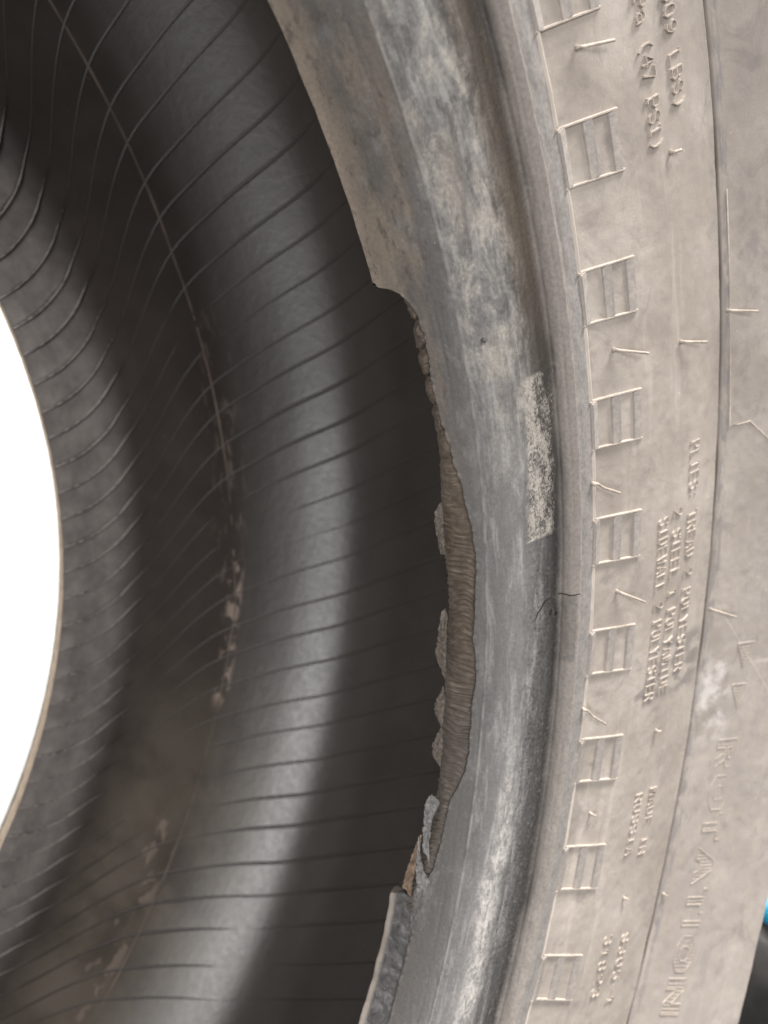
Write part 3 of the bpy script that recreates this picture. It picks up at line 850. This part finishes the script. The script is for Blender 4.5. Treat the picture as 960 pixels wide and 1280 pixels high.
def letter_mesh(ch, th0, s0, w, hgt, hw=0.24, rise=0.42):
    """ridge strokes; th0 the letter's left side (reads clockwise), s0 its foot"""
    rr_ = float(np.interp(s0 + hgt / 2, near.s, near.P[:, 0])) * 1000
    V, F, MI = [], [], []
    for stroke in G[ch]:
        pts = np.array([[float(a) for a in p.split(',')] for p in stroke.split()])
        xy = np.column_stack([pts[:, 0] / 4 * w, pts[:, 1] / 6 * hgt])
        n = len(xy)
        closed = np.allclose(xy[0], xy[-1]) and n > 3
        tang = np.zeros_like(xy)
        for i in range(n):
            a = xy[i] - xy[i - 1] if i else (xy[1] - xy[0] if not closed else xy[0] - xy[-2])
            b = xy[i + 1] - xy[i] if i < n - 1 else (xy[-1] - xy[-2] if not closed else xy[1] - xy[0])
            a, b = a / (np.linalg.norm(a) + 1e-9), b / (np.linalg.norm(b) + 1e-9)
            t_ = a + b
            tang[i] = t_ / (np.linalg.norm(t_) + 1e-9) if np.linalg.norm(t_) > 0.2 else a
        nor = np.column_stack([-tang[:, 1], tang[:, 0]])
        xy2 = xy.copy()
        xy2[0] -= tang[0] * hw * 0.7
        xy2[-1] += tang[-1] * hw * 0.7
        b0 = len(V)
        for i in range(n):
            for d, h in ((-1, -.25), (-.5, rise), (.5, rise), (1, -.25)):
                p = xy2[i] + nor[i] * hw * d
                V.append((th0 - math.degrees(p[0] / rr_), s0 + p[1], h))
        for i in range(n - 1):
            for k in range(3):
                F.append((b0 + i * 4 + k, b0 + i * 4 + k + 1, b0 + (i + 1) * 4 + k + 1, b0 + (i + 1) * 4 + k)); MI.append(0)
        for i in (0, n - 1):
            F.append(tuple(b0 + i * 4 + k for k in range(4))); MI.append(0)
    return V, F, MI


def text_line(text, th_first, pitch, s_mid, hgt, w=None, rise=0.42, hw=0.24):
    """words as parts, letters as their sub-parts; th_first = centre of the first letter"""
    rr_ = float(np.interp(s_mid, near.s, near.P[:, 0])) * 1000
    pw = math.radians(pitch) * rr_
    w = w or pw * 0.62
    word = None
    for i, ch in enumerate(text):
        if ch == ' ':
            word = None
            continue
        if word is None:
            word = bpy.data.objects.new('raised_word', None)
            COL.objects.link(word)
            word.parent = tyre
            word['label'] = 'raised word ' + text[i:].split(' ')[0]
        lead = math.degrees(w / 2 / rr_)
        build_on('raised_letter', letter_mesh(ch, th_first - i * pitch + lead + random.uniform(-.02, .02), s_mid - hgt / 2, w, hgt, hw, rise * random.uniform(.75, 1.1)), word, (M_LETTER,))

text_line('PLIES: TREAD 2 POLYESTER', 19.30, 0.548, 90.2, 4.0)
text_line('2 STEEL 1 POLYAMIDE', 15.95, 0.568, 83.0, 4.0)
text_line('SIDEWALL 2 POLYESTER', 15.80, 0.537, 76.6, 4.0)
text_line('MADE IN', -0.50, 0.585, 86.3, 3.3)
text_line('RUSSIA', -0.55, 0.64, 79.1, 3.3)
text_line('S305-1', -9.20, 0.728, 87.3, 3.8, 2.0)
text_line('31823', -9.00, 0.775, 78.0, 3.8, 2.0)
text_line('325 kPa (47 PSI)', 34.67 + 15 * 0.572, 0.572, 78.3, 3.9, 1.8, 0.6, 0.3)
text_line('(1609 LBS)', 35.76 + 9 * 0.60, 0.60, 88.0, 3.9, 1.8, 0.6, 0.3)

# hatched letters and arrows: cross ridges clipped to each shape; each glyph one part
def inside(poly, x, y):
    c = False
    n = len(poly)
    for i in range(n):
        (x1, y1), (x2, y2) = poly[i], poly[(i + 1) % n]
        if (y1 > y) != (y2 > y) and x < (x2 - x1) * (y - y1) / (y2 - y1) + x1:
            c = not c
    return c

HG = {
 'R': [[(0, 0), (0, 6), (3, 6), (4, 5), (4, 3.6), (3, 2.8), (4, 0), (2.8, 0), (2, 2.6), (1.2, 2.6), (1.2, 0)], [(1.2, 3.7), (1.2, 4.9), (2.6, 4.9), (2.8, 4.3), (2.6, 3.7)]],
 'O': [[(1.2, 0), (0, 1.5), (0, 4.5), (1.2, 6), (2.8, 6), (4, 4.5), (4, 1.5), (2.8, 0)], [(1.6, 1.6), (1.2, 2.2), (1.2, 3.8), (1.6, 4.4), (2.4, 4.4), (2.8, 3.8), (2.8, 2.2), (2.4, 1.6)]],
 'T': [[(1.4, 0), (1.4, 4.7), (0, 4.7), (0, 6), (4, 6), (4, 4.7), (2.6, 4.7), (2.6, 0)]],
 'A': [[(0, 0), (1.5, 6), (2.5, 6), (4, 0), (2.8, 0), (2.5, 1.4), (1.5, 1.4), (1.2, 0)]],
 'I': [[(1.2, 0), (1.2, 6), (2.6, 6), (2.6, 0)]],
 'N': [[(0, 0), (0, 6), (1.2, 6), (2.8, 2.6), (2.8, 6), (4, 6), (4, 0), (2.8, 0), (1.2, 3.4), (1.2, 0)]],
 '>': [[(0, 0), (4, 3), (0, 6)]],
}

def hatched(ch, th_a, th_b, s_a, s_b, nline, name, lab):
    """cross ridges at constant theta, clipped to the glyph"""
    L = ([], [], [])
    polys = HG[ch]
    for k in range(nline):
        x = (k + 0.5) / nline * 4
        run, y0 = None, None
        samples = [i * 6 / 60 for i in range(61)]
        ins = [sum(inside(p, x, y + 1e-4) for p in polys) == 1 for y in samples]
        i = 0
        while i < 61:
            if ins[i]:
                j = i
                while j + 1 < 61 and ins[j + 1]:
                    j += 1
                if j > i:
                    sa, sb = s_a + (s_b - s_a) * samples[i] / 6, s_a + (s_b - s_a) * samples[j] / 6
                    t_ = th_a + (th_b - th_a) * x / 4
                    d = abs(th_b - th_a) / nline * 0.33
                    ridge_on(L, [(t_, sa), (t_, (sa + sb) / 2), (t_, sb)], .22, -.3, .36, 0, 0.3)
                i = j + 1
            else:
                i += 1
    for poly in polys:
        q = [(th_a + (th_b - th_a) * x_ / 4, s_a + (s_b - s_a) * y_ / 6) for x_, y_ in list(poly) + [poly[0]]]
        for a_, b_ in zip(q[:-1], q[1:]):
            ridge_on(L, [a_, ((a_[0] + b_[0]) / 2, (a_[1] + b_[1]) / 2), b_], .26, -.3, .46, 0, 0.4)
    o = build_on(name, L, tyre, (M_LETTER,))
    o['label'] = lab
    return o

for ch, a, b in (('R', 1.6, 0.0), ('O', -0.5, -2.45), ('T', -2.7, -4.2), ('A', -4.6, -6.75), ('T', -7.0, -8.4), ('I', -8.65, -9.35), ('O', -9.7, -11.7), ('N', -12.1, -14.1)):
    hatched(ch, a, b, 114.4, 122.0, max(4, int(round(abs(a - b) / 0.2))), 'hatched_letter', 'hatched raised letter ' + ch + ' of ROTATION')
hatched('>', 7.1, 5.75, 116.6, 123.2, 8, 'raised_arrow', 'upper hatched arrow above ROTATION')
hatched('>', 4.75, 3.4, 116.6, 123.2, 8, 'raised_arrow', 'lower hatched arrow above ROTATION')


def tube(name, pts, radii, parent, mt, ns=8, prof=near):
    """rounded rod through (theta, s, h) points"""
    p = np.array(pts, float)
    xyz = prof.at(p[:, 0], p[:, 1], p[:, 2])
    V, F = [], []
    n = len(xyz)
    for i in range(n):
        t_ = Vector(xyz[min(i + 1, n - 1)] - xyz[max(i - 1, 0)]).normalized()
        a = t_.orthogonal().normalized()
        b = t_.cross(a)
        for k in range(ns):
            g = 2 * math.pi * k / ns
            V.append(Vector(xyz[i]) + (a * math.cos(g) + b * math.sin(g)) * radii[i] * 0.001)
    for i in range(n - 1):
        for k in range(ns):
            F.append((i * ns + k, i * ns + (k + 1) % ns, (i + 1) * ns + (k + 1) % ns, (i + 1) * ns + k))
    F.append(tuple(range(ns - 1, -1, -1)))
    F.append(tuple(range((n - 1) * ns, n * ns)))
    return link(name, raw_mesh(name, V, F, True), parent, (mt,))

# rubber moulding pins lying out from the sidewall
for (ta, sa, tb, sb) in ((40.19, 58.56, 39.79, 66.27), (26.41, 57.94, 25.66, 66.47), (25.07, 83.05, 24.60, 91.0), (25.4, 103.9, 25.0, 112.2), (19.98, 46.9, 18.91, 55.64),
                         (12.87, 58.54, 11.92, 66.61), (9.44, 103.6, 8.86, 112.1), (6.51, 46.9, 5.25, 55.54), (33.95, 83.3, 33.87, 85.8),
                         (46.9, 58.2, 46.4, 66.2), (3.3, 82.5, 3.25, 83.9), (-0.6, 58.0, -0.7, 59.3), (-7.2, 103.8, -7.3, 105.2), (-6.67, 81.6, -6.7, 82.7)):
    L = math.hypot((ta - tb) * 4.2, sb - sa)
    hh = 0.22 * L + 0.5
    pts = [(ta, sa, -.3), (ta - .01, sa + .08, .45), (ta + (tb - ta) * .12, sa + (sb - sa) * .14, .8), (ta + (tb - ta) * .5, sa + (sb - sa) * .5, .6 + hh * .45), (tb, sb, hh), (tb, sb + .12, hh)]
    tube('rubber_pin', pts, [.62, .48, .33, .30, .30, .16], tyre, M_PIN)
o = tube('rubber_pin', [(29.82, 20.4, -.2), (29.85, 20.5, .8), (29.95, 20.7, 1.5), (30.0, 20.8, 1.7)], [.55, .45, .28, .1], tyre, M_PALE)
o['label'] = 'pale rubber nub on the bead heel'

# thin raised mould lines on the outer flange
for pts in ([(31, 104.6), (27, 104.9), (24, 105.2), (21.73, 105.4), (19.4, 105.9), (19.38, 109), (19.4, 113.07), (18.8, 116.5), (18.26, 119.9), (17.3, 125)],):
    tube('mould_line', [(a, b, .38) for a, b in pts], [.22] * len(pts), tyre, M_RAIL, 6)
# dark cuts on the shoulder
def cut(pts, w, name='crack'):
    p = np.array(pts, float)
    n = len(p)
    V, F, MI = [], [], []
    d = np.gradient(p, axis=0) * np.array([4.0, 1.0])
    d /= np.linalg.norm(d, axis=1)[:, None] + 1e-9
    for i in range(n):
        k = w * math.sin(math.pi * (i + 0.35) / (n - 0.3)) ** 0.6
        nx, ny = -d[i, 1] / 4.0 * k, d[i, 0] * k
        V += [(p[i, 0] + nx, p[i, 1] + ny, .08), (p[i, 0], p[i, 1], .16), (p[i, 0] - nx, p[i, 1] - ny, .08)]
    for i in range(n - 1):
        for k in range(2):
            F.append((i * 3 + k, i * 3 + k + 1, i * 3 + k + 4, i * 3 + k + 3)); MI.append(0)
    return build_on(name, (V, F, MI), tyre, (M_CRACK,))

def jag(a, b, n, amp, seed):
    r = np.random.default_rng(seed)
    t_ = np.linspace(0, 1, n)[:, None]
    q = np.array(a)[None] * (1 - t_) + np.array(b)[None] * t_
    q[1:-1] += r.normal(0, amp, (n - 2, 2)) * np.array([.25, 1])
    return q.tolist()

for q, w_ in (([(-7.95, 140.3), (-8.3, 142.2), (-8.6, 143.6), (-8.8, 144.6), (-9.0, 145.4)], .22), ([(-9.19, 138.2), (-10.2, 141), (-11.03, 143.3), (-11.6, 144.4), (-12.2, 145.4)], .26),
              ([(-2.8, 139.1), (-3.4, 140.5), (-4.0, 141.9)], .2)):
    cut(q, w_)
cut(jag((13.0, 27.3), (13.95, 30.1), 7, .18, 1) + jag((13.95, 30.3), (14.0, 32.7), 5, .12, 2), .20)
cut(jag((13.95, 35.0), (14.04, 41.0), 9, .10, 3), .13)
cut(jag((12.95, 31.9), (13.3, 32.6), 4, .15, 4), .38)
cut(jag((12.75, 34.2), (12.95, 34.9), 4, .12, 5), .34)

# ------------------------------------------------------------------ what stands on the floor beyond the shoulder
def other_tyre(loc, label):
    e_ = bpy.data.objects.new('tyre', None)
    COL.objects.link(e_)
    e_.location = loc
    e_['label'] = label
    e_['category'] = 'tyre'
    revolve('sidewall', [(.19, .02), (.205, .008), (.24, .0), (.28, .0), (.305, .006), (.315, .014)], M_BLACK, e_, 4)
    pts = [(.315, .014), (.319, .022), (.320, .062), (.312, .064), (.312, .070), (.320, .072), (.319, .120), (.315, .130)]
    revolve('tread', pts, M_BLACK, e_, 4)
    revolve('sidewall', [(.315, .130), (.305, .137), (.28, .141), (.24, .141), (.205, .134), (.19, .124)], M_BLACK, e_, 4)
    revolve('inner_liner', [(.19, .124), (.21, .122), (.26, .128), (.295, .118), (.303, .07), (.295, .025), (.26, .012), (.21, .018), (.19, .02)], M_BLACK, e_, 4)
    return e_

other_tyre((0.94, -0.12, 0.0), 'black tyre lying flat on the floor beyond the dusty sidewall, mostly out of frame')
M_BLUE = mat_obj('cyan_plastic', (0.01, 0.36, 0.66), (0.02, 0.46, 0.78), 20, 0.4, 0.5, None, 0.05)
lid = revolve('plastic_lid', [(.0, .0015), (.046, .0015), (.047, .0), (.050, .0), (.050, .010), (.049, .012), (.045, .0125), (.043, .011), (.0, .011)], M_BLUE, None, 5)
lid['label'] = 'bright cyan plastic lid lying on the black tyre at the lower right edge'
lid['category'] = 'lid'
lid.location = (0.675, -0.0925, 0.141)
